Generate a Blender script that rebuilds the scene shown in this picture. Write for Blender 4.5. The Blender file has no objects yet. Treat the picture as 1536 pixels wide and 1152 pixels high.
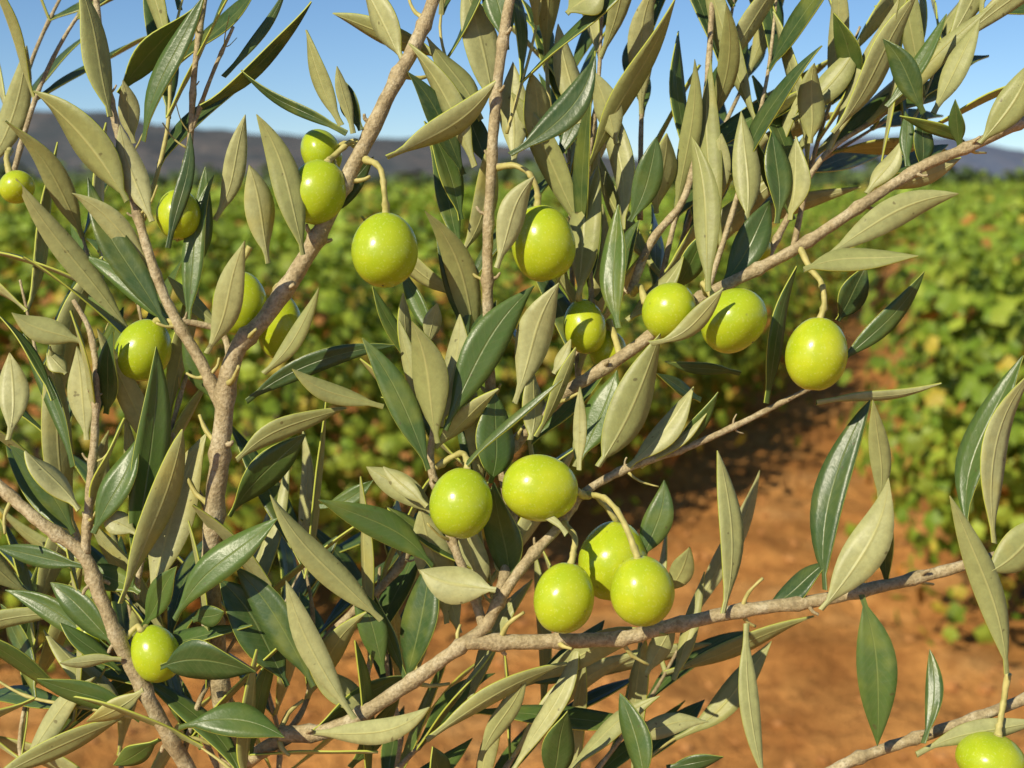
import bpy, math, random
import numpy as np
from mathutils import Vector, Matrix, noise
random.seed(11); rng=np.random.default_rng(11)
S=bpy.context.scene
S.view_settings.view_transform='Standard'; S.view_settings.look='None'; S.view_settings.exposure=0

# ------------------------------------------------------------------ camera
CAMH=1.6; PITCH=math.radians(7.7); FPX=2110.0; D0=0.44
cam=bpy.data.cameras.new("camera"); co=bpy.data.objects.new("camera",cam); S.collection.objects.link(co)
co.location=(0,0,CAMH); co.rotation_euler=(math.pi/2-PITCH,0,0)
cam.sensor_width=36; cam.lens=36*FPX/1536; cam.clip_start=0.02; cam.clip_end=9000
cam.dof.use_dof=True; cam.dof.focus_distance=0.44; cam.dof.aperture_fstop=18
S.camera=co
FW=Vector((0,math.cos(PITCH),-math.sin(PITCH))); UP=Vector((0,math.sin(PITCH),math.cos(PITCH))); RT=Vector((1,0,0))
def W(x,y,d=0.0):
    """measured branch coordinates (reference sheet units) + depth in cm -> world metres"""
    k=D0+d*0.01
    return Vector((0,0,CAMH))+(FW+RT*((x-768)/FPX)+UP*((576-y)/FPX))*k
PX=D0/FPX

# ------------------------------------------------------------------ light
tosun=Vector((-0.52,-0.64,0.57)).normalized()
sl=bpy.data.lights.new("sun",'SUN'); so=bpy.data.objects.new("sun",sl); S.collection.objects.link(so)
sl.energy=5.0; sl.angle=math.radians(0.5); sl.color=(1.0,0.90,0.69)
so.rotation_euler=tosun.to_track_quat('Z','Y').to_euler(); so.location=(-3,-4,6)
w=bpy.data.worlds.new("World"); S.world=w; w.use_nodes=True
nt=w.node_tree; nt.nodes.clear()
sky=nt.nodes.new('ShaderNodeTexSky'); sky.sky_type='NISHITA'; sky.sun_disc=False
sky.sun_elevation=math.asin(tosun.z); sky.sun_rotation=math.atan2(tosun.x,tosun.y)
sky.air_density=0.8; sky.dust_density=0.0; sky.ozone_density=4.5; sky.altitude=600
hs=nt.nodes.new('ShaderNodeHueSaturation'); hs.inputs['Saturation'].default_value=1.06
bg=nt.nodes.new('ShaderNodeBackground'); out=nt.nodes.new('ShaderNodeOutputWorld'); bg.inputs[1].default_value=0.105
nt.links.new(sky.outputs[0],hs.inputs['Color']); nt.links.new(hs.outputs[0],bg.inputs[0]); nt.links.new(bg.outputs[0],out.inputs[0])

# ------------------------------------------------------------------ material helpers
def mat(name):
    m=bpy.data.materials.new(name); m.use_nodes=True; n=m.node_tree
    return m,n,n.nodes['Principled BSDF']
def N(n,t,**k):
    x=n.nodes.new(t)
    for a,b in k.items(): setattr(x,a,b)
    return x
def ramp(n,src,stops):
    r=N(n,'ShaderNodeValToRGB'); e=r.color_ramp.elements
    while len(e)<len(stops): e.new(0.5)
    for i,(p,c) in enumerate(stops): e[i].position=p; e[i].color=(*c,1)
    n.links.new(src,r.inputs[0]); return r.outputs[0]
def noi(n,scale,detail=3,rough=0.55,vec=None):
    t=N(n,'ShaderNodeTexNoise'); t.inputs['Scale'].default_value=scale; t.inputs['Detail'].default_value=detail; t.inputs['Roughness'].default_value=rough
    if vec is None:
        tc=N(n,'ShaderNodeTexCoord'); vec=tc.outputs['Object']
    n.links.new(vec,t.inputs['Vector']); return t.outputs['Fac']
def mix(n,fac,a,b,mode='MIX'):
    m=N(n,'ShaderNodeMix',data_type='RGBA',blend_type=mode)
    for s,v in ((m.inputs[0],fac),(m.inputs[6],a),(m.inputs[7],b)):
        if hasattr(v,'links') or hasattr(v,'is_linked'): n.links.new(v,s)
        elif isinstance(v,(int,float)): s.default_value=v
        else: s.default_value=(*v,1)
    return m.outputs[2]
def math_(n,op,a,b=None,clamp=False):
    m=N(n,'ShaderNodeMath',operation=op); m.use_clamp=clamp
    for i,v in enumerate((a,b)):
        if v is None: continue
        if isinstance(v,(int,float)): m.inputs[i].default_value=v
        else: n.links.new(v,m.inputs[i])
    return m.outputs[0]
def bump(n,p,h,strength,dist):
    b=N(n,'ShaderNodeBump'); b.inputs['Strength'].default_value=strength; b.inputs['Distance'].default_value=dist
    n.links.new(h,b.inputs['Height']); n.links.new(b.outputs[0],p.inputs['Normal'])

def leaf_mat(name,c1,c2,rib,rough,under):
    m,n,p=mat(name)
    uv=N(n,'ShaderNodeUVMap'); sep=N(n,'ShaderNodeSeparateXYZ'); n.links.new(uv.outputs[0],sep.inputs[0])
    at=N(n,'ShaderNodeAttribute',attribute_name='rnd')
    sc=N(n,'ShaderNodeSeparateColor'); n.links.new(at.outputs['Color'],sc.inputs[0])
    base=mix(n,sc.outputs[0],c1,c2)
    f=noi(n,320,3,0.7)
    base=mix(n,ramp(n,f,[(0.35,(0,0,0)),(0.75,(.45,.45,.45))]),base,(0.20,0.20,0.08) if under else (0.13,0.17,0.06))
    g=noi(n,75,2); base=mix(n,math_(n,'MULTIPLY',ramp(n,g,[(0.5,(0,0,0)),(0.75,(1,1,1))]),sc.outputs[1]),base,(0.26,0.29,0.05) if not under else (0.50,0.45,0.13))
    sp=noi(n,420,1,.5); base=mix(n,ramp(n,sp,[(0.74,(0,0,0)),(0.78,(.6,.6,.6))]),base,(0.10,0.07,0.03))
    d=math_(n,'ABSOLUTE',math_(n,'SUBTRACT',sep.outputs[1],0.5))
    ribf=math_(n,'SUBTRACT',1.0,math_(n,'DIVIDE',d,0.05 if under else 0.03),True)
    vv=math_(n,'SINE',math_(n,'MULTIPLY',math_(n,'SUBTRACT',sep.outputs[0],math_(n,'MULTIPLY',d,0.35)),95.0))
    vf=math_(n,'MULTIPLY',math_(n,'MAXIMUM',math_(n,'SUBTRACT',vv,0.75),0.0),0.4 if not under else 0.2)
    base=mix(n,vf,base,rib); base=mix(n,math_(n,'MULTIPLY',ribf,0.7),base,rib)
    n.links.new(base,p.inputs['Base Color']); p.inputs['Roughness'].default_value=rough
    p.inputs['Specular IOR Level'].default_value=0.5 if not under else 0.4
    h=math_(n,'ADD',math_(n,'MULTIPLY',ribf,1.0 if under else -0.7),math_(n,'MULTIPLY',f,0.8))
    bump(n,p,h,0.5,0.0004)
    tr=N(n,'ShaderNodeBsdfTranslucent'); n.links.new(mix(n,0.6,base,(0.42,0.54,0.03),'MIX'),tr.inputs[0])
    ms=N(n,'ShaderNodeMixShader'); ms.inputs[0].default_value=0.17
    n.links.new(p.outputs[0],ms.inputs[1]); n.links.new(tr.outputs[0],ms.inputs[2])
    n.links.new(ms.outputs[0],n.nodes['Material Output'].inputs[0]); return m
M_TOP=leaf_mat("olive_leaf_upper",(0.036,0.080,0.024),(0.10,0.175,0.032),(0.25,0.30,0.09),0.37,False)
M_UND=leaf_mat("olive_leaf_underside",(0.36,0.385,0.13),(0.54,0.54,0.25),(0.60,0.58,0.22),0.45,True)
M_RIM,n,p=mat("olive_leaf_margin"); p.inputs['Base Color'].default_value=(0.46,0.50,0.07,1); p.inputs['Roughness'].default_value=0.5

M_BARK,n,p=mat("olive_bark")
f=noi(n,130,5,0.75); g=noi(n,900,3,0.6)
c=ramp(n,f,[(0.30,(0.23,0.18,0.09)),(0.48,(0.44,0.35,0.185)),(0.68,(0.60,0.52,0.33))])
c=mix(n,ramp(n,g,[(0.38,(.55,.55,.55)),(0.55,(0,0,0))]),c,(0.20,0.15,0.07)); n.links.new(c,p.inputs['Base Color'])
p.inputs['Roughness'].default_value=0.7; bump(n,p,math_(n,'ADD',f,math_(n,'MULTIPLY',g,0.4)),0.8,0.0011)
M_TWIG,n,p=mat("olive_green_twig"); f=noi(n,300,3)
n.links.new(ramp(n,f,[(0.3,(0.36,0.33,0.09)),(0.7,(0.58,0.51,0.18))]),p.inputs['Base Color']); p.inputs['Roughness'].default_value=0.6
bump(n,p,f,0.4,0.0005)
M_OLV,n,p=mat("green_olive_skin")
oi=N(n,'ShaderNodeObjectInfo')
f=noi(n,80,3); sp=noi(n,1300,2,0.5)
c=ramp(n,f,[(0.3,(0.37,0.48,0.014)),(0.7,(0.58,0.63,0.028))])
c=mix(n,math_(n,'MULTIPLY',oi.outputs['Random'],0.5),c,(0.31,0.45,0.015))
c=mix(n,ramp(n,sp,[(0.58,(0,0,0)),(0.72,(.25,.25,.25))]),c,(0.70,0.76,0.28))
vt=N(n,'ShaderNodeTexVoronoi'); vt.inputs['Scale'].default_value=150
tcc=N(n,'ShaderNodeTexCoord'); n.links.new(tcc.outputs['Object'],vt.inputs['Vector'])
c=mix(n,ramp(n,vt.outputs['Distance'],[(0.04,(.45,.45,.45)),(0.09,(0,0,0))]),c,(0.20,0.20,0.04))
n.links.new(c,p.inputs['Base Color']); p.inputs['Roughness'].default_value=0.27; p.inputs['Specular IOR Level'].default_value=0.45
p.inputs['Subsurface Weight'].default_value=0.2; p.inputs['Subsurface Radius'].default_value=(0.8,0.9,0.1); p.inputs['Subsurface Scale'].default_value=0.0025
bump(n,p,math_(n,'ADD',f,math_(n,'MULTIPLY',sp,0.10)),0.4,0.0007)
M_NUB,n,p=mat("olive_nub"); f=noi(n,900,2); n.links.new(ramp(n,f,[(0.3,(0.06,0.04,0.02)),(0.7,(0.16,0.12,0.05))]),p.inputs['Base Color'])

# ------------------------------------------------------------------ mesh helpers
def link(me,name,mats,parent=None,smooth=True):
    for m in mats: me.materials.append(m)
    if smooth: me.polygons.foreach_set('use_smooth',[True]*len(me.polygons))
    o=bpy.data.objects.new(name,me); S.collection.objects.link(o)
    if parent: o.parent=parent
    return o
def catmull(P,R,step=8):
    out=[];ro=[]
    for i in range(len(P)-1):
        p0=P[max(i-1,0)];p1=P[i];p2=P[i+1];p3=P[min(i+2,len(P)-1)]
        for k in range(step):
            t=k/step
            out.append(0.5*((2*p1)+(p2-p0)*t+(2*p0-5*p1+4*p2-p3)*t*t+(3*p1-p0-3*p2+p3)*t**3)); ro.append(R[i]*(1-t)+R[i+1]*t)
    out.append(P[-1]);ro.append(R[-1]); return out,ro
class Tube:
    def __init__(s): s.v=[];s.f=[];s.m=[]
    def add(s,P,R,seg=10,mi=0,jit=0.08,nodes=0.0,step=8,spurs=False):
        P,R=catmull([Vector(p) for p in P],R,step)
        b=len(s.v); up=None
        L=0; last=-1; sp=[]
        for i,p in enumerate(P):
            t=(P[min(i+1,len(P)-1)]-P[max(i-1,0)]).normalized()
            if up is None: up=t.orthogonal().normalized()
            up=(up-t*up.dot(t)).normalized(); sd=t.cross(up)
            if i: L+=(P[i]-P[i-1]).length
            k=1.0
            if nodes>0:
                ph=(L/nodes)%1.0; k+=0.32*math.exp(-((ph-0.5)/0.08)**2)
                if spurs and int(L/nodes+.5)!=last:
                    last=int(L/nodes+.5)
                    a=random.uniform(0,6.28); o=up*math.cos(a)+sd*math.sin(a); sp.append((p,o,t,R[i]))
            for j in range(seg):
                a=2*math.pi*j/seg; dr=up*math.cos(a)+sd*math.sin(a)
                q=p+dr*R[i]
                s.v.append(p+dr*R[i]*k*(1+jit*2*noise.noise(q*(1.2/max(R[0],1e-4))*0.5)))
        for i in range(len(P)-1):
            for j in range(seg):
                a=b+i*seg+j; c=b+i*seg+(j+1)%seg
                s.f.append((a,c,c+seg,a+seg)); s.m.append(mi)
        s.f.append(tuple(b+j for j in reversed(range(seg)))); s.m.append(mi)
        s.f.append(tuple(b+(len(P)-1)*seg+j for j in range(seg))); s.m.append(mi)
        for p,o,t,r in sp:   # leaf scars, broken fruit stalks
            for sg in (1,-1):
                if random.random()<.35: continue
                l=random.choice((.002,.0025,.004,.008)); o2=o*sg
                s.add([p+o2*r*.6,p+o2*(r+l*.5)+t*l*.3,p+o2*(r+l)+t*l*.9],[r*.42,min(r*.3,.0008),min(r*.22,.0005)],6,1 if l>.003 else 0,.2,0,3)
    def mesh(s,name):
        me=bpy.data.meshes.new(name); me.from_pydata([tuple(v) for v in s.v],[],s.f)
        me.polygons.foreach_set('material_index',s.m); return me

# ------------------------------------------------------------------ olive leaves
NL=15; KK=np.array([-1,-0.55,0,0.55,1.0])
class Leaves:
    def __init__(s): s.v=[];s.f=[];s.uv=[];s.c=[];s.m=[];s.nv=0
    def add(s,B,dirv,nrm,L,wid,bend=0.0,curl=0.0,twist=0.0,fold=0.18):
        a=dirv.normalized(); nr=(nrm-a*nrm.dot(a)).normalized(); sd=a.cross(nr)
        B=np.array(B);a=np.array(a);nr=np.array(nr);sd=np.array(sd)
        t=np.linspace(0,1,NL); t=t**0.97
        s_=np.clip((t-0.07)/0.93,0,1)
        wp=np.sin(np.pi*s_**(0.88+random.uniform(-.12,.2)))**random.uniform(.8,1.05)
        hw=np.maximum(wp*wid*0.5,0.0008*(1-t)+0.0001)
        tw=twist*(t-0.4); und=random.uniform(0,6.28)
        arc=4*t*(1-t)
        th=0.00028
        V=np.zeros((2,NL,5,3))
        wav=0.07*np.sin(t*9+und)*wid
        s2=0.02*random.uniform(-1,1)*np.sin(2*np.pi*t)*L
        for k in range(5):
            q=KK[k]*hw
            zz=fold*np.abs(q)-0.10*q*q/(wid*0.5+1e-6)+ (wav*np.abs(KK[k])*0.5)
            x=q*np.cos(tw)-zz*np.sin(tw); z=q*np.sin(tw)+zz*np.cos(tw)
            ctr=B+np.outer(t*L,a)+np.outer(arc*bend*L+s2,sd)+np.outer(-curl*L*t*t+curl*L*t*0.4,nr)
            base=ctr+np.outer(x,sd)+np.outer(z,nr)
            e=th*(0.9 if abs(KK[k])==1 else (1.0 if k!=2 else 1.4))
            V[0,:,k]=base+nr*e; V[1,:,k]=base-nr*e
        s.v.append(V.reshape(-1,3)); b=s.nv; s.nv+=2*NL*5
        o=NL*5; r1=random.random(); r2=random.random()**1.8
        for i in range(NL-1):
            for k in range(4):
                A=b+i*5+k
                s.f.append((A,A+1,A+6,A+5)); s.m.append(0); s.uv+= [(t[i],k/4),(t[i],(k+1)/4),(t[i+1],(k+1)/4),(t[i+1],k/4)]
                A+=o
                s.f.append((A,A+5,A+6,A+1)); s.m.append(1); s.uv+= [(t[i],k/4),(t[i+1],k/4),(t[i+1],(k+1)/4),(t[i],(k+1)/4)]
            for k in (0,4):
                A=b+i*5+k
                s.f.append((A,A+5,A+5+o,A+o) if k==0 else (A,A+o,A+5+o,A+5)); s.m.append(2); s.uv+=[(0,0)]*4
        s.c.append(np.tile([r1,r2,random.random(),1],(2*NL*5,1)))
    def build(s,name,parent):
        me=bpy.data.meshes.new(name); v=np.concatenate(s.v); me.from_pydata(v.tolist(),[],s.f)
        me.polygons.foreach_set('material_index',s.m)
        uv=me.uv_layers.new(name='UVMap'); uv.data.foreach_set('uv',np.array(s.uv).ravel())
        ca=me.color_attributes.new('rnd','FLOAT_COLOR','POINT'); ca.data.foreach_set('color',np.concatenate(s.c).ravel())
        return link(me,name,[M_TOP,M_UND,M_RIM],parent)

tree=bpy.data.objects.new("olive_tree",None); S.collection.objects.link(tree)
LV=Leaves()
def ML(bx,by,tx,ty,wd,side,bend=0.0,d=0.0):
    d1=d+random.uniform(-0.4,0.4); d2=d+random.uniform(-1.0,0.8)
    B=W(bx,by,d1); T=W(tx,ty,d2)
    ax=T-B; L=ax.length
    view=(Vector((0,0,CAMH))-(B+T)*0.5).normalized()
    roll=random.uniform(-0.7,0.7)
    if side=='T' : nr=view
    else: nr=-view
    nr=Matrix.Rotation(roll,3,ax.normalized())@nr
    sgn=1 if side=='T' else -1
    LV.add(B,ax,nr,L,wd*PX*(1+d*0.02)*0.92/math.cos(roll)**.6,bend*sgn,random.uniform(-0.02,0.12),random.uniform(-0.9,0.9),random.uniform(0.08,0.4))

leaves="""
165,175,115,-25,46,U,.03,0
190,302,60,135,66,U,.05,-.5
228,332,182,190,46,U,-.04,.3
200,215,185,120,34,U,0,1
178,140,300,8,52,T,-.05,1
215,212,300,-10,34,T,-.03,.5
302,160,472,8,26,T,.05,.5
335,115,430,-20,16,T,.05,1.5
520,200,362,105,20,T,-.04,-.5
512,188,458,45,32,U,-.04,-.5
530,200,505,100,22,U,0,0
542,195,512,118,34,T,0,0
602,90,545,-30,48,U,0,0
580,236,742,120,44,U,.10,-1
712,250,618,65,44,U,.05,0
695,262,612,108,42,T,.05,.8
690,330,640,180,40,T,.05,1.5
765,232,893,85,50,T,.12,-1
745,402,800,265,46,U,-.05,-1.2
722,180,640,55,42,U,.03,1
740,160,692,-20,58,U,.04,1
760,75,738,-50,50,T,0,.5
770,250,770,95,52,U,0,1.5
812,245,792,110,44,U,.04,2
730,250,700,160,40,T,0,1.6
870,185,835,40,42,U,0,2
925,215,888,105,46,U,.03,1.5
850,20,905,-20,60,U,0,0
830,250,880,130,30,T,.04,2
935,345,905,130,40,U,.05,2
945,332,985,205,46,T,.05,0
928,492,925,305,44,T,-.03,-.3
1062,437,1038,205,46,U,.04,-1
868,445,900,250,58,U,-.05,1
895,450,960,330,34,T,.05,2
1080,430,1155,300,54,T,.05,.5
1010,440,1060,350,40,T,0,2
1165,335,1160,195,44,T,.03,0
1185,330,1195,205,46,U,.03,.5
1120,330,1110,170,46,U,.03,1
1060,330,1085,200,46,U,0,2.5
985,320,1000,200,48,U,0,2.5
1215,215,1220,95,44,U,0,1.5
1190,330,1130,215,30,T,0,1.5
1250,200,1365,-10,44,U,.04,1
1190,180,1290,60,44,U,.06,2
1385,170,1325,58,44,T,.05,-.5
1290,130,1250,20,40,T,.03,2
1330,160,1420,20,26,T,.05,1
1400,170,1470,30,40,U,0,1
1470,215,1545,95,52,U,.07,-.5
1445,215,1350,175,22,T,.05,.3
1440,218,1432,150,26,T,0,-.2
1362,250,1358,165,24,T,0,.3
1382,252,1385,170,32,T,0,.2
1300,290,1350,215,34,U,.05,.5
1310,290,1440,235,30,U,.05,1
1235,388,1436,292,50,U,-.07,-1
1205,405,1376,388,40,U,-.06,-1.4
1262,540,1388,408,34,T,.05,.2
1225,605,1410,573,17,U,.03,0
1150,605,1200,400,28,T,-.06,.5
1255,480,1300,400,46,T,0,1.5
1110,560,1000,545,20,T,0,2
1050,600,985,560,22,T,0,2
975,515,1085,432,34,U,.12,-2.2
940,480,1030,390,36,U,.05,1.5
655,665,622,480,58,U,.03,-1
620,600,600,480,26,U,.03,0
642,705,545,505,48,T,.04,-1
662,640,692,472,50,U,.03,-.4
668,645,802,428,66,T,-.06,-1
700,560,745,450,40,T,0,1
772,605,838,424,60,U,-.03,-.5
735,725,742,590,66,T,.04,0
702,510,655,335,44,T,.03,.7
640,520,656,455,30,U,0,.5
615,560,600,440,24,U,0,1
575,610,436,556,32,U,-.06,0
622,560,560,430,26,T,0,2
650,505,600,400,28,T,0,2.5
690,640,570,600,30,T,0,1.2
655,775,550,700,46,U,.04,-.5
648,850,478,750,52,T,.08,-1
640,760,575,700,30,U,0,-.8
744,885,630,855,64,U,-.06,-1.6
572,930,405,742,46,U,-.04,-.4
610,1020,560,895,26,T,0,.4
670,935,630,760,62,U,.02,.5
690,950,655,830,40,U,0,.8
765,880,738,725,62,T,.03,.5
720,900,700,780,46,U,0,1
795,660,798,555,42,U,.05,.6
897,700,990,500,66,U,.04,-1
870,690,925,555,58,T,.03,0
942,700,1042,582,44,U,.05,0
868,705,872,580,22,U,0,-1
830,560,858,510,20,U,0,0
805,655,862,520,22,U,.03,0
700,697,842,568,14,T,-.02,-1.6
1010,680,1078,590,26,T,.03,.3
960,700,1060,620,20,U,.05,.6
1085,920,1075,676,40,U,.08,-1
965,835,996,720,48,T,.06,.4
1003,885,1035,820,38,U,.05,-.5
850,802,800,768,12,U,.1,-1.8
862,700,880,640,28,U,0,.5
1238,885,1305,600,54,T,-.09,-.5
1232,915,1332,718,66,U,.08,-1.5
1318,760,1308,598,34,U,.04,0
1330,880,1328,750,28,T,0,0
1292,892,1316,1122,64,T,-.05,-.5
1510,1010,1420,742,46,U,.05,-1
1452,800,1530,530,56,T,-.08,0
1492,815,1550,555,44,U,-.14,-.5
1475,862,1570,775,62,U,.07,-1
1120,935,1145,1165,32,U,.04,-1
1385,1115,1395,975,28,T,.08,-.5
1375,1132,1560,1080,36,U,-.04,-.3
1150,912,1240,842,40,T,.05,.5
532,1078,430,870,44,U,-.05,-1
470,1030,352,850,54,T,.05,-.2
430,1030,330,870,76,T,.05,.4
262,930,415,778,56,T,-.06,-1
195,880,235,520,58,T,.02,0
140,800,205,655,50,T,.04,-.5
110,800,15,668,44,T,.05,-.2
118,765,35,680,44,U,.05,-.5
180,905,265,640,48,U,.05,-1.2
225,900,312,650,72,U,-.04,.5
355,690,520,612,36,U,-.08,-.5
345,775,458,650,54,T,-.05,.2
370,602,592,518,34,T,-.08,.3
322,600,270,500,38,T,0,1
250,490,130,262,50,T,-.04,.3
262,492,118,380,34,T,.05,1
225,400,108,290,40,U,.06,.3
310,530,368,360,48,U,.02,-1
402,395,372,248,48,U,.03,0
455,382,385,172,48,U,.05,-1
282,480,318,260,36,T,-.04,.3
252,372,285,198,26,T,.03,0
322,330,368,172,36,U,.04,1
300,400,310,250,30,T,0,1
395,560,482,432,28,U,.06,-.8
340,500,250,420,26,U,0,1.5
480,330,560,235,40,T,.0,1.2
130,660,118,520,46,U,.0,.3
122,512,18,470,44,U,-.05,0
12,660,15,530,50,U,.05,0
110,700,30,500,26,T,.05,.5
80,600,0,465,18,T,.05,0
160,620,165,500,34,T,0,.2
100,560,70,530,30,U,0,.4
170,965,72,875,46,T,.05,.3
165,975,5,885,40,T,.05,.8
130,850,-10,820,34,T,.0,.5
180,1010,90,935,30,T,0,.8
210,1080,55,1020,40,T,.05,0
242,1000,380,1012,66,T,-.12,-1
268,1092,426,1105,58,T,-.12,-1
215,1035,130,1082,36,U,-.06,-.5
182,990,90,992,20,U,0,-.4
240,1110,170,1150,36,T,0,.4
290,930,335,918,36,T,.0,-.2
215,940,265,850,42,T,.0,.5
205,800,150,770,40,U,.0,-.6
210,890,130,850,44,T,0,.6
608,1025,640,840,58,T,.05,.6
575,1010,530,880,46,T,.05,.4
560,1070,460,1000,46,U,.0,1
640,1110,850,992,34,U,-.05,0
765,1160,872,968,34,U,.05,1
822,1180,852,1072,54,T,.0,-1
968,1180,930,1040,46,T,.06,-1
845,1165,990,1045,32,U,-.06,0
940,1105,1062,1083,38,U,-.05,1
1000,1152,1085,1135,26,T,.0,0
970,1010,1012,930,36,U,.0,1.5
1010,1020,1060,860,28,U,.0,2
660,1180,650,1120,40,T,0,-1
720,1140,790,1010,34,U,.0,1
525,1150,600,1050,34,T,.0,1
480,760,560,720,30,T,.1,1
"""
for ln in leaves.strip().splitlines():
    a=ln.split(','); ML(float(a[0]),float(a[1]),float(a[2]),float(a[3]),float(a[4]),a[5],float(a[6]),float(a[7]))

# ------------------------------------------------------------------ branches
BR=Tube()
def branch(pts,r0,r1,nodes=0.019,mi=0,jit=0.09,seg=12):
    P=[W(*q) for q in pts]; n=len(P)
    R=[(r0+(r1-r0)*i/(n-1))*PX*0.85 for i in range(n)]
    for i in range(1,n-1): P[i]=P[i]+Vector((random.uniform(-1,1),random.uniform(-1,1),random.uniform(-1,1)))*0.0005
    BR.add(P,R,seg,mi,jit,nodes,spurs=nodes>0); return P
branch([(340,1330,1.5),(345,1160,1.5),(328,1000,1.3),(318,880,1),(318,800,.6),(328,680,.3),(348,545,0),(400,470,0),(458,388,0),(500,310,0),(545,225,0),(588,130,0),(625,58,.3),(660,-30,.6),(690,-150,1)],20,11)
branch([(333,615,.3),(300,545,.3),(262,480,.3),(238,420,.2),(212,335,.2),(182,220,.2),(162,140,.4),(148,20,.8),(140,-80,1)],11,5)
branch([(262,480,.3),(330,500,.6),(345,550,.2)],6,6,0)
branch([(262,360,1),(278,280,1),(286,200,1),(292,100,1),(310,-20,1.2)],6,5)
branch([(286,200,1),(320,110,1.2),(350,40,1.5)],4,3)
branch([(745,905,-.3),(768,800,.6),(750,690,1),(735,580,.8),(733,480,.4),(731,380,.2),(736,260,0),(742,150,0),(757,50,.2),(775,-50,.4)],10,9)
branch([(733,250,0),(760,246,-.2)],4,3,0)
branch([(420,1102,.5),(495,1094,.2),(560,1062,0),(640,1008,-.3),(695,965,-.5),(730,938,-.5),(748,903,-.5),(790,842,-.4),(838,788,-.2),(872,742,0),(940,705,.3),(1030,672,.4),(1110,635,.6),(1180,600,.9),(1260,560,1.4)],15,4)
branch([(700,962,-.5),(770,962,-.5),(850,962,-.5),(930,955,-.5),(1000,938,-.5),(1100,920,-.4),(1225,902,-.3),(1310,884,-.2),(1400,862,0),(1480,836,0),(1560,815,.2),(1700,770,.6)],14,9)
branch([(725,942,-.5),(708,890,-.3),(682,815,-.2),(660,745,-.2),(648,690,-.2),(655,620,0)],9,6)
branch([(740,700,1),(790,645,1),(850,588,.8),(930,535,.6),(1040,455,.4),(1115,412,.2),(1200,368,.1),(1300,302,0),(1380,252,0),(1455,218,0),(1540,180,.2),(1660,130,.5)],12,9)
branch([(1180,1210,.5),(1250,1155,0),(1330,1125,0),(1400,1098,0),(1480,1070,0),(1560,1040,.2),(1680,990,.5)],10,10)
branch([(-150,600,.5),(-10,722,.2),(60,782,0),(125,832,0),(150,890,0),(190,990,0),(240,1082,.3),(285,1160,.8),(335,1260,1.4)],10,15)
branch([(128,830,0),(134,760,0),(140,650,0),(145,560,0),(135,500,.2),(110,450,.3)],9,4)
branch([(345,1160,1.5),(400,1120,.8),(440,1100,.5)],15,13,0)
branch([(450,1000,2),(520,930,1.8),(600,850,1.8),(640,760,2.2)],9,7)
branch([(205,900,1),(212,850,1.2),(240,700,2),(280,560,2.5)],5,4)
branch([(1495,1100,-.4),(1503,1060,-.3),(1512,1010,-.5)],5,3,0,1)
branch([(945,440,1.5),(980,360,1.7),(1030,290,2),(1060,140,2.4),(1070,-40,3)],8,5)
# trunk and main limbs leading down to the soil
base=W(335,1260,1.6)
tb=Vector((base.x+0.05,base.y+0.25,0))
BR.add([tb+Vector((0,0,-0.05)),tb+Vector((0.02,0,0.3)),tb+Vector((-0.03,-0.05,0.65)),tb+Vector((-.03,-.15,0.95)),base+Vector((0,0.04,-0.15)),base],[0.06,0.045,0.036,0.026,0.012,0.0055],14,0,0.2,0)
f0=W(1180,1210,.5); BR.add([tb+Vector((-.03,-.15,0.95)),Vector((-.03,.45,1.15)),f0],[0.02,0.008,0.0026],10,0,0.1,0)

# leafy shoots (auto leaves)
def shoot(pts,r,sp=1.9,lr=(4.0,6.4),wr=(0.65,1.0),start=0.05,twig=True,pU=0.55):
    P=[W(*q) for q in pts]; C,_=catmull(P,[1]*len(P),12)
    if twig: BR.add(P,[r*PX*(1-0.6*i/(len(P)-1)) for i in range(len(P))],8,0 if r>4 else 1,0.05,0.018)
    L=0;nxt=sp*0.01*random.random()+start*0.1;ph=random.random()*6.28
    for i in range(1,len(C)):
        L+=(C[i]-C[i-1]).length
        while L>nxt:
            nxt+=sp*0.01*random.uniform(.8,1.2); ph+=math.pi/2+random.uniform(-.4,.4)
            t=(C[i]-C[i-1]).normalized(); u=t.orthogonal().normalized(); v=t.cross(u)
            for sgn in (0,math.pi):
                if random.random()<0.15: continue
                o=u*math.cos(ph+sgn)+v*math.sin(ph+sgn)
                an=math.radians(random.uniform(18,50))
                dr=(t*math.cos(an)+o*math.sin(an)+Vector((0,0,0.1))).normalized()
                nr=t-dr*t.dot(dr)
                view=(Vector((0,0,CAMH))-C[i]).normalized()
                nr=(nr.normalized()+view*random.uniform(-1.6,1.0)).normalized() if random.random()<pU else (nr.normalized()+view*random.uniform(-.3,1.5)).normalized()
                LV.add(C[i],dr,nr,random.uniform(*lr)*0.01,random.uniform(*wr)*0.01,random.uniform(-.09,.09),random.uniform(-.03,.18),random.uniform(-.8,.8),random.uniform(.1,.4))
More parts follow.
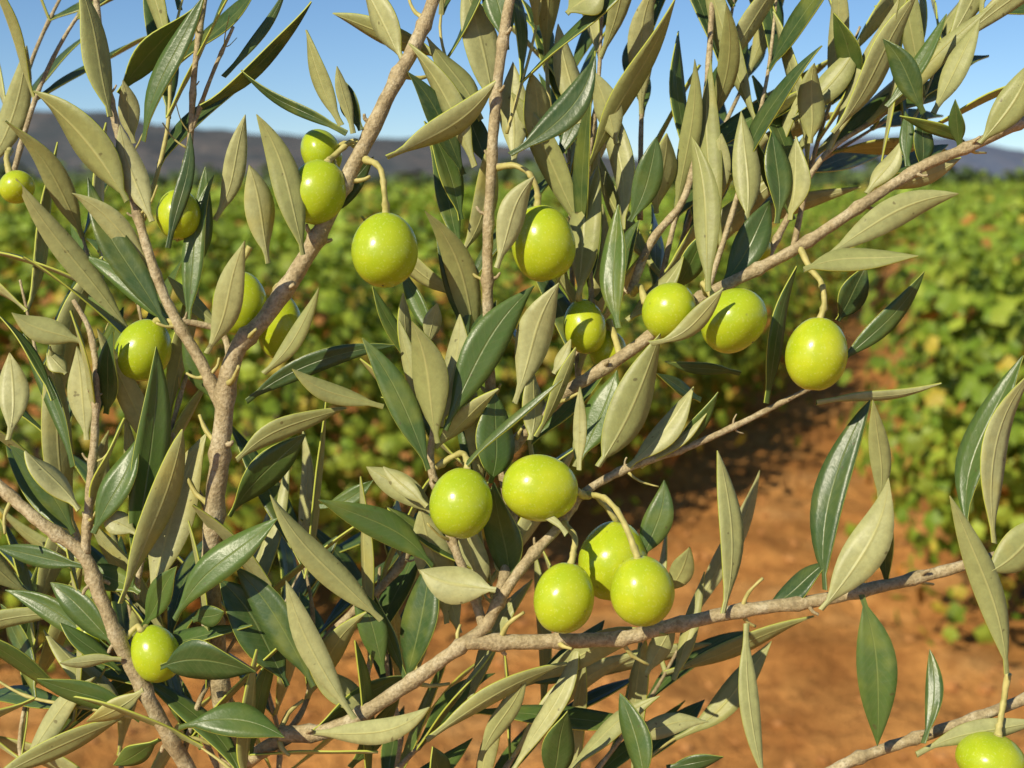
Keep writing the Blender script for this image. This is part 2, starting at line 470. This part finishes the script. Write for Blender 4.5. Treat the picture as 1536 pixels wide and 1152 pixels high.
sh=[ # upper right mass
([(895,540,2),(880,300,2.5),(898,120,3),(905,-60,3)],5),
([(960,330,4),(965,120,4.5),(990,-60,5)],5),
([(980,480,2),(1020,300,3),(1075,140,3.5),(1110,-60,4)],5),
([(1060,440,1),(1110,280,2),(1150,120,3),(1170,-60,3.5)],5),
([(1150,390,1.5),(1180,330,2),(1240,230,2.5),(1350,150,3),(1500,-10,4)],6),
([(1190,370,3),(1230,200,4),(1290,40,5)],5),
([(1300,300,2),(1370,180,3),(1420,60,4)],4),
([(960,460,4),(1080,330,5),(1200,260,6),(1330,180,7)],6),
([(1000,440,5),(1060,250,6),(1130,90,7),(1160,-40,7)],5),
([(830,200,3),(820,80,3.5),(840,-60,4)],4),
([(870,600,3),(860,450,4),(855,300,5),(850,100,6)],5),
# centre
([(745,600,1),(700,480,1.5),(690,360,2)],4),
([(800,700,1.5),(790,600,2),(800,500,2.5)],4),
([(740,900,.8),(720,800,1.5),(700,690,2)],4),
([(690,150,1),(660,40,1.5),(690,-60,2)],3),
([(760,200,1),(800,60,1.5),(820,-60,2)],3),
# left
([(330,800,2),(270,680,2),(230,560,2.5),(200,420,3)],5),
([(240,560,2),(150,430,3),(110,300,3.5)],5),
([(130,840,1.5),(80,700,2),(60,560,2.5),(30,420,3)],5),
([(20,260,4),(60,130,4.5),(120,20,5),(200,-60,5)],5),
([(-60,330,5),(10,190,6),(60,60,7),(110,-40,7)],6),
([(215,330,1),(250,200,1.5),(260,60,2),(290,-60,2.5)],4),
([(185,980,1),(140,930,1.5),(60,900,2),(-40,850,2.5)],4),
([(230,1080,1),(120,1060,1.5),(30,1040,2),(-60,980,2.5)],4),
([(270,1150,1),(300,1050,1),(340,980,1.5),(400,880,2)],5),
([(330,1160,2),(260,1000,2.5),(230,880,3),(220,760,3)],5),
([(420,1110,1),(460,1050,1.5),(470,930,2),(450,820,2.5)],5),
([(540,1070,1),(560,960,1.5),(570,850,2.2)],5),
([(620,1020,1),(650,930,1.5),(660,840,2)],4),
([(-20,1200,1),(60,1130,1.5),(110,1080,2),(160,1000,2)],4),
([(60,1240,3),(30,1120,4),(50,1000,5),(60,900,6)],5),
([(200,1260,5),(180,1120,6),(200,960,7),(170,800,8)],5),
([(400,1260,5),(420,1120,6),(400,980,7),(480,800,8)],5),
([(560,1260,5),(600,1120,6),(580,980,7),(620,860,8)],5),
# bottom
([(520,1260,1),(600,1150,1.5),(680,1080,2),(800,1020,2.5)],5),
([(700,1260,3),(760,1150,4),(830,1060,5),(900,960,6)],5),
([(820,1260,3),(900,1150,4),(980,1040,5),(1040,930,6)],5),
([(900,1260,2),(960,1150,3),(1040,1090,4)],4),
([(400,1260,0),(360,1170,0),(300,1120,.5)],4),
]
for pts,r in sh: shoot(pts,r)
shoot([(128,830,.2),(140,700,.3),(143,560,.4)],3,2.6,(3,4.6),(.7,1.0),twig=False)
shoot([(340,1150,.5),(420,1110,.3),(500,1092,0)],3,2.4,(3.5,5.2),(.7,1.0),twig=False)
shoot([(650,720,0),(655,640,0)],3,1.3,(2,3.2),(.5,.8),twig=False)

link(BR.mesh("branches"),"branches",[M_BARK,M_TWIG],tree)
LV.build("leaves",tree)

# ------------------------------------------------------------------ olives
def olive(cx,cy,a,b,d,ang,stem):
    C=W(cx,cy,d); k=(D0+d*.01)/FPX
    ax=(RT*math.cos(math.radians(ang))+UP*math.sin(math.radians(ang))+FW*random.uniform(-.15,.2)).normalized()
    u=ax.orthogonal().normalized(); v=ax.cross(u)
    T=Tube(); n1,n2=28,36
    A=a*k;B=b*k; sd=random.uniform(0,100)
    for i in range(n1+1):
        ph=math.pi*i/n1; z=math.cos(ph); r=math.sin(ph)
        r*=1-0.05*z
        zz=z-0.06*math.exp(-(r/0.16)**2)*(1 if z>0 else -0.7)*1.0
        for j in range(n2):
            th=2*math.pi*j/n2
            q=u*math.cos(th)*r*A+v*math.sin(th)*r*A+ax*zz*B
            q=q*(1+0.035*noise.noise(q*90+Vector((sd,0,0))))
            T.v.append(q)
    for i in range(n1):
        for j in range(n2):
            p=i*n2+j; s=i*n2+(j+1)%n2
            T.f.append((p,p+n2,s+n2,s)); T.m.append(0)
    T.add([ax*B*0.90,ax*B*0.955,ax*B*1.0],[A*.17,A*.15,A*.07],10,1,0.1,0,3)
    T.add([-ax*B*0.93,-ax*B*0.975],[A*.05,A*.02],6,2,0.1,0,2)
    if stem:
        P=[ax*B*0.93]+[W(*s)-C for s in stem]
        rr=[6.0*PX]+[4.2*PX]*(len(P)-2)+[5.5*PX]
        T.add(P,rr,9,1,0.15,0.007,7)
    me=T.mesh("green_olive"); o=link(me,"green_olive",[M_OLV,M_TWIG,M_NUB]); o.location=C
    return o
OL=[(577,375,50,57,-1,88,[(577,290,-1),(570,252,-.8),(548,240,-.1)]),
(476,288,43,50,-.2,70,[(500,235,.2),(528,212,.3),(548,222,0)]),
(482,230,37,30,1.6,20,[(525,215,1),(545,222,.2)]),
(268,322,33,38,.6,90,[(272,270,.8),(280,240,1)]),
(25,280,26,24,1,120,[(10,240,1.2),(15,225,2)]),
(815,365,48,58,-.2,100,[(806,290,-.4),(795,262,-.5),(770,248,-.4),(745,252,0)]),
(360,455,41,49,.8,90,[(362,395,1),(375,370,1)]),
(215,525,41,48,.8,70,[(240,480,.4),(262,485,.3)]),
(420,490,34,50,1.4,90,[(415,430,.8),(430,425,.2)]),
(877,490,32,42,1.5,100,[(868,440,1.2),(880,400,2)]),
(912,525,28,30,2.2,90,[(915,485,2),(930,532,.9)]),
(1003,467,44,40,0,160,[(960,430,.6),(950,440,1.3)]),
(1100,480,52,46,-1,130,[(1055,425,-.6),(1060,440,.1)]),
(1225,531,46,56,-1,84,[(1236,455,-1),(1232,425,-.8),(1215,402,-.4),(1200,372,0)]),
(692,755,47,54,-1.5,80,[(700,690,-1.2),(690,680,-.6),(655,700,-.2)]),
(810,732,50,58,-1,-5,[(880,745,-.5),(885,742,-.2),(872,745,0)]),
(920,842,52,60,.3,80,[(920,775,.2),(895,745,.1),(872,742,0)]),
(846,897,45,54,-1.6,78,[(860,830,-1.4),(862,805,-1),(845,785,-.3)]),
(963,886,48,53,-2.2,98,[(945,805,-2.1),(925,765,-1.5),(902,745,-.8),(872,742,-.1)]),
(233,980,37,44,.3,110,[(212,945,0),(205,940,.2),(180,965,.1)]),
(1487,1140,52,40,-.8,75,[(1500,1085,-.6),(1506,1050,-.4),(1512,1010,-.5)]),
(137,950,24,30,1.2,90,[(145,915,1),(155,900,.2)]),
(1130,372,26,30,1.5,90,[(1130,335,1.5),(1120,330,2)]),
]
for o in OL: olive(*o)

# ------------------------------------------------------------------ ground
def graded(a,b,fine0,fine1,st,g=1.13):
    xs=list(np.arange(fine0,fine1,st)); s=st;x=xs[-1]
    while x<b: s*=g; x+=s; xs.append(x)
    s=st;x=fine0;l=[]
    while x>a: s*=g; x-=s; l.append(x)
    return l[::-1]+xs
xs=graded(-5000,5000,-3,5,0.045); ys=graded(-500,5000,2.8,12,0.045)
def gh(x,y):
    a=max(0.0,min(1.0,(25-abs(x)-abs(y)*0.5)/15))
    l=noise.noise(Vector((x*5,y*5,7)))
    return a*(0.10*noise.noise(Vector((x*.6,y*.6,0)))+0.08*noise.noise(Vector((x*2.2,y*2.2,3)))+0.05*max(0,l)+0.015*noise.noise(Vector((x*13,y*13,1))))
V=[(x,y,gh(x,y)-0.02) for y in ys for x in xs]; nx=len(xs)
F=[(j*nx+i,j*nx+i+1,(j+1)*nx+i+1,(j+1)*nx+i) for j in range(len(ys)-1) for i in range(nx-1)]
me=bpy.data.meshes.new("ground"); me.from_pydata(V,[],F)
M_SOIL,n,p=mat("red_soil")
f=noi(n,1.6,5,0.6); g=noi(n,11,4,0.7); h=noi(n,90,2,0.7)
c=ramp(n,f,[(0.3,(0.46,0.19,0.05)),(0.52,(0.66,0.31,0.09)),(0.72,(0.76,0.43,0.17))])
c=mix(n,ramp(n,g,[(0.36,(.7,.7,.7)),(0.55,(0,0,0))]),c,(0.36,0.14,0.038))
n.links.new(c,p.inputs['Base Color']); p.inputs['Roughness'].default_value=0.95; p.inputs['Specular IOR Level'].default_value=0.1
bump(n,p,math_(n,'ADD',g,math_(n,'MULTIPLY',h,0.3)),1.0,0.06)
link(me,"ground",[M_SOIL])
# clods
import bmesh
bm=bmesh.new(); bmesh.ops.create_icosphere(bm,subdivisions=1,radius=1); iv=np.array([v.co[:] for v in bm.verts]); jf=np.array([[v.index for v in f.verts] for f in bm.faces]); bm.free()
vv=[];ff=[];b=0
for i in range(3500):
    y=3+ (random.random()**1.6)*14; x=random.uniform(-3,4.5)*(0.6+y/14)+0.5
    s=0.005+0.022*random.random()**4
    q=iv*(1+0.5*(rng.random((len(iv),1))-.5))*np.array([s*random.uniform(.8,1.4),s*random.uniform(.8,1.4),s*random.uniform(.5,.9)])
    vv.append(q+np.array([x,y,gh(x,y)-0.02+s*0.2])); ff.append(jf+b); b+=len(iv)
me=bpy.data.meshes.new("soil_clods"); me.from_pydata(np.concatenate(vv).tolist(),[],np.concatenate(ff).tolist())
M_CL,n,p=mat("clod"); g=noi(n,9,3); n.links.new(ramp(n,g,[(0.35,(0.36,0.15,0.04)),(0.7,(0.58,0.28,0.09))]),p.inputs['Base Color']); p.inputs['Roughness'].default_value=.95
link(me,"soil_clods",[M_CL],None,False)

# ------------------------------------------------------------------ vine foliage
ang=np.linspace(0,2*np.pi,11)[:-1]+np.pi/2
rad=np.array([1.0,.72,.95,.68,.85,.55,.85,.68,.95,.72])
LT=np.concatenate([[[0,0,0.12]],np.stack([np.cos(ang)*rad,np.sin(ang)*rad,-0.12*rad+0.08*np.cos(ang*3)],1)])
LF=np.array([[0,1+i,1+(i+1)%10] for i in range(10)])
def foliage_mesh(name,pos,nrm,size,col,mats,extra=None):
    n=len(pos); nrm=nrm/np.linalg.norm(nrm,axis=1,keepdims=True)
    r=rng.normal(size=(n,3)); r[:,2]-=0.8; t=np.cross(nrm,np.cross(r,nrm)); t/=np.linalg.norm(t,axis=1,keepdims=True)
    s=np.cross(t,nrm)
    v=(LT[None,:,0,None]*s[:,None]+LT[None,:,1,None]*t[:,None]+LT[None,:,2,None]*nrm[:,None])*size[:,None,None]+pos[:,None]
    f=(LF[None]+ (np.arange(n)*11)[:,None,None]).reshape(-1,3)
    vs=v.reshape(-1,3); cs=np.repeat(col,11,axis=0); mi=np.zeros(len(f),int); fl=f.tolist(); vl=vs.tolist()
    if extra:
        b=len(vl); vl+= [tuple(q) for q in extra.v]; fl+=[tuple(i+b for i in q) for q in extra.f]; mi=np.concatenate([mi,np.ones(len(extra.f),int)])
        cs=np.concatenate([cs,np.zeros((len(extra.v),3))])
    me=bpy.data.meshes.new(name); me.from_pydata(vl,[],fl); me.polygons.foreach_set('material_index',mi)
    ca=me.color_attributes.new('col','FLOAT_COLOR','POINT'); ca.data.foreach_set('color',np.concatenate([cs,np.ones((len(cs),1))],1).ravel())
    return link(me,name,mats,None,False)
M_VL,n,p=mat("vine_leaf"); at=N(n,'ShaderNodeAttribute',attribute_name='col')
n.links.new(at.outputs['Color'],p.inputs['Base Color']); p.inputs['Roughness'].default_value=.5; p.inputs['Specular IOR Level'].default_value=.3
tr=N(n,'ShaderNodeBsdfTranslucent'); n.links.new(mix(n,1.0,at.outputs['Color'],(1.5,1.6,.6),'MULTIPLY'),tr.inputs[0]); ms=N(n,'ShaderNodeMixShader'); ms.inputs[0].default_value=.25
n.links.new(p.outputs[0],ms.inputs[1]); n.links.new(tr.outputs[0],ms.inputs[2]); n.links.new(ms.outputs[0],n.nodes['Material Output'].inputs[0])
M_VT,n,p=mat("vine_bark"); f=noi(n,40,5,.7); n.links.new(ramp(n,f,[(0.3,(0.05,0.035,0.025)),(0.7,(0.20,0.14,0.09))]),p.inputs['Base Color']); p.inputs['Roughness'].default_value=.9; bump(n,p,f,1,.01)
def vine_row(name,pts,h=1.5,ra=0.62,spacing=0.95,nclump=30,per=42,size=0.045,autumn=0.12,base=0.25,trunk=True,near=False):
    P=[Vector((*q,0)) for q in pts]; pos=[];nr=[];sz=[];cl=[]; T=Tube() if trunk else None
    C,_=catmull(P,[1]*len(P),60); L=0;nxt=0
    for i in range(1,len(C)):
        L+=(C[i]-C[i-1]).length
        if L<nxt: continue
        nxt+=spacing*random.uniform(.85,1.15)
        c=np.array([C[i].x+random.uniform(-.1,.1),C[i].y+random.uniform(-.1,.1),0]); hh=h*random.uniform(.88,1.07)
        pa=autumn*random.uniform(.2,2.4)
        cz=(hh+base)/2; rz=(hh-base)/2
        far=c[1]>11
        nc=nclump if not near or not far else int(nclump*.7)
        for k in range(nc):
            dv=rng.normal(size=3); dv/=np.linalg.norm(dv); rr=random.uniform(.5,.98)
            cc=c+np.array([dv[0]*ra*rr,dv[1]*ra*rr,cz+dv[2]*rz*rr])
            pc=pa*random.choice((.2,.5,1,1,2.2))
            n_=int(per*random.uniform(.6,1.3)); sg=.115 if near else .13
            o=rng.normal(size=(n_,3))*np.array([sg,sg,sg*.85])*(ra/.62)
            q=cc+o; q[:,2]=np.maximum(q[:,2],0.06)
            pos.append(q); out=(q-(c+np.array([0,0,cz])))*np.array([1,1,.8]); out/=np.linalg.norm(out,axis=1,keepdims=True)+1e-6
            nr.append(out*.9+o*2.4+rng.normal(size=(n_,3))*.42+np.array([-.15,-.2,.42]))
            sz.append(size*rng.uniform(.6,1.3,n_))
            t=rng.random((n_,1)); g=(1-t)*np.array([.14,.235,.018])+t*np.array([.36,.44,.05])
            g*= random.uniform(.65,1.2)
            m=rng.random(n_); ya=m<pc*1.2; g[ya]=np.array([.52,.42,.06])*rng.uniform(.7,1.1,(ya.sum(),1))
            ra_=m<pc*.45; g[ra_]=np.array([.50,.22,.05])*rng.uniform(.6,1.1,(ra_.sum(),1))
            cl.append(g)
        for k in range(9):
            a=random.uniform(0,6.28); st=c+np.array([math.cos(a)*ra*.6,math.sin(a)*ra*.6,hh*.85]); dv=np.array([math.cos(a)*.5,math.sin(a)*.5,random.uniform(.0,.9)])
            n_=12; tt=np.linspace(0,.38,n_)[:,None]; q=st+dv*tt+rng.normal(size=(n_,3))*.03
            pos.append(q); nr.append(rng.normal(size=(n_,3))+np.array([0,-.3,.5])); sz.append(size*rng.uniform(.6,1,n_)); cl.append(np.tile([.30,.42,.05],(n_,1))*rng.uniform(.6,1.2,(n_,1)))
        if trunk:
            q=Vector(c); T.add([q+Vector((0,0,-.05)),q+Vector((.03,.02,.2)),q+Vector((-.03,.0,.42)),q+Vector((.02,0,.6))],[.045,.033,.03,.04],8,1,.35,0,4)
            for k in range(5):
                a=k*1.26+random.random(); T.add([q+Vector((.02,0,.55)),q+Vector((math.cos(a)*.15,math.sin(a)*.15,.8)),q+Vector((math.cos(a)*.3,math.sin(a)*.3,1.15))],[.018,.01,.005],5,1,.2,0,3)
    return foliage_mesh(name,np.concatenate(pos),np.concatenate(nr),np.concatenate(sz),np.concatenate(cl),[M_VL,M_VT],T)
vine_row("grapevine_row",[(-4.6,4.6),(-2.5,4.75),(-1.1,5.35),(0.2,7.3),(1.55,11.2),(2.9,16),(6.6,27)],1.46,ra=.78,autumn=.17,base=.06,nclump=48,per=46,size=.038,near=True)
vine_row("grapevine_row",[(1.93,4.6),(4.85,14.0),(9.1,28)],1.64,ra=.72,autumn=.07,base=.02,nclump=48,per=46,size=.038,near=True)
vine_row("grapevine_row",[(4.3,4.6),(7.2,14),(11,27)],1.6,nclump=22,per=34,size=.05)
vine_row("grapevine_row",[(-8,7.8),(-3.5,9.0),(-1.6,12.0),(1.8,20),(5.2,33)],1.55,nclump=20,per=30,size=.055,trunk=False)
vine_row("grapevine_row",[(-12,13),(-6,15),(-2,20),(2.8,33)],1.6,nclump=18,per=24,size=.065,trunk=False)
for i,yy in enumerate((26,36,50,70)):
    vine_row("grapevine_row",[(-yy*.75,yy*.95),(0,yy),(yy*.75,yy*1.05)],1.62+.1*i,ra=.9+.25*i,spacing=1.4+.6*i,nclump=16,per=16,size=.10+.03*i,trunk=False)
# distant trees
pos=[];nr=[];sz=[];cl=[]
for i in range(260):
    a=math.radians(random.uniform(-35,35)); dd=random.uniform(110,260); r=random.uniform(1.4,3.4)
    c=np.array([math.sin(a)*dd,math.cos(a)*dd,r*.7]); n_=90
    dv=rng.normal(size=(n_,3)); dv/=np.linalg.norm(dv,axis=1,keepdims=True)
    pos.append(c+dv*r*rng.uniform(.6,1.05,(n_,1))*np.array([1.2,1.2,.75])); nr.append(dv+rng.normal(size=(n_,3))*.3); sz.append(rng.uniform(.3,.6,n_)*r/2.2)
    cl.append(np.tile([.08,.12,.04],(n_,1))*random.uniform(.5,1.6)*rng.uniform(.7,1.3,(n_,1)))
foliage_mesh("distant_trees",np.concatenate(pos),np.concatenate(nr),np.concatenate(sz),np.concatenate(cl),[M_VL])

# ------------------------------------------------------------------ hills
def hills(name,prof,dist,depth,mt,seed):
    px=[p_[0] for p_ in prof]; pe=[p_[1] for p_ in prof]
    V=[];F=[];na=420;nd=30
    for j in range(nd):
        s=j/(nd-1)
        for i in range(na):
            a=-45+90*i/(na-1); e=np.interp(a,px,pe)
            R=dist+depth*s; hgt=math.tan(math.radians(e))*(dist+depth*.6)+1.6
            prof_s=math.sin(min(s/.6,1)*math.pi/2)**1.1 if s<.6 else math.cos((s-.6)/.4*math.pi/2)
            A=math.radians(a); x=math.sin(A)*R;y=math.cos(A)*R
            nz=noise.fractal(Vector((x/260,y/260,seed)),1,2,6)
            V.append((x,y,hgt*prof_s*(1+0.42*nz*(1.12-prof_s))+hgt*.05*noise.fractal(Vector((x/60,y/60,seed)),1,2,4)-3))
    for j in range(nd-1):
        for i in range(na-1):
            k=j*na+i; F.append((k,k+1,k+na+1,k+na))
    me=bpy.data.meshes.new(name); me.from_pydata(V,[],F); link(me,name,[mt])
def hillmat(name,c1,c2,c3):
    m,n,p=mat(name); f=noi(n,.012,6,.7); g=noi(n,.07,4,.7)
    c=ramp(n,f,[(0.38,c1),(0.5,c2),(0.6,c3)]); c=mix(n,ramp(n,g,[(0.45,(.8,.8,.8)),(.55,(0,0,0))]),c,c1)
    n.links.new(c,p.inputs['Base Color']); p.inputs['Roughness'].default_value=1; p.inputs['Specular IOR Level'].default_value=0; return m
h1=hillmat("hazed_scrub_hill",(.08,.095,.105),(.13,.13,.135),(.19,.165,.155))  # scrub brown with purple-grey aerial haze baked into the base colours
h2=hillmat("hazed_far_hill",(.12,.15,.22),(.155,.18,.24),(.18,.19,.24))  # bluish distance haze painted into the albedo, no volume used
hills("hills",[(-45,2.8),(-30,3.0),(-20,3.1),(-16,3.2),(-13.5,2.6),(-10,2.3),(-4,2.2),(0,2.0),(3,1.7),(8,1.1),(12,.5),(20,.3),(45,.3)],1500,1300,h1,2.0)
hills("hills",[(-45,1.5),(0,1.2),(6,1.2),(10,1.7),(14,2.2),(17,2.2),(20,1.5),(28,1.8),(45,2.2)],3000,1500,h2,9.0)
print("leaves",LV.nv//150)
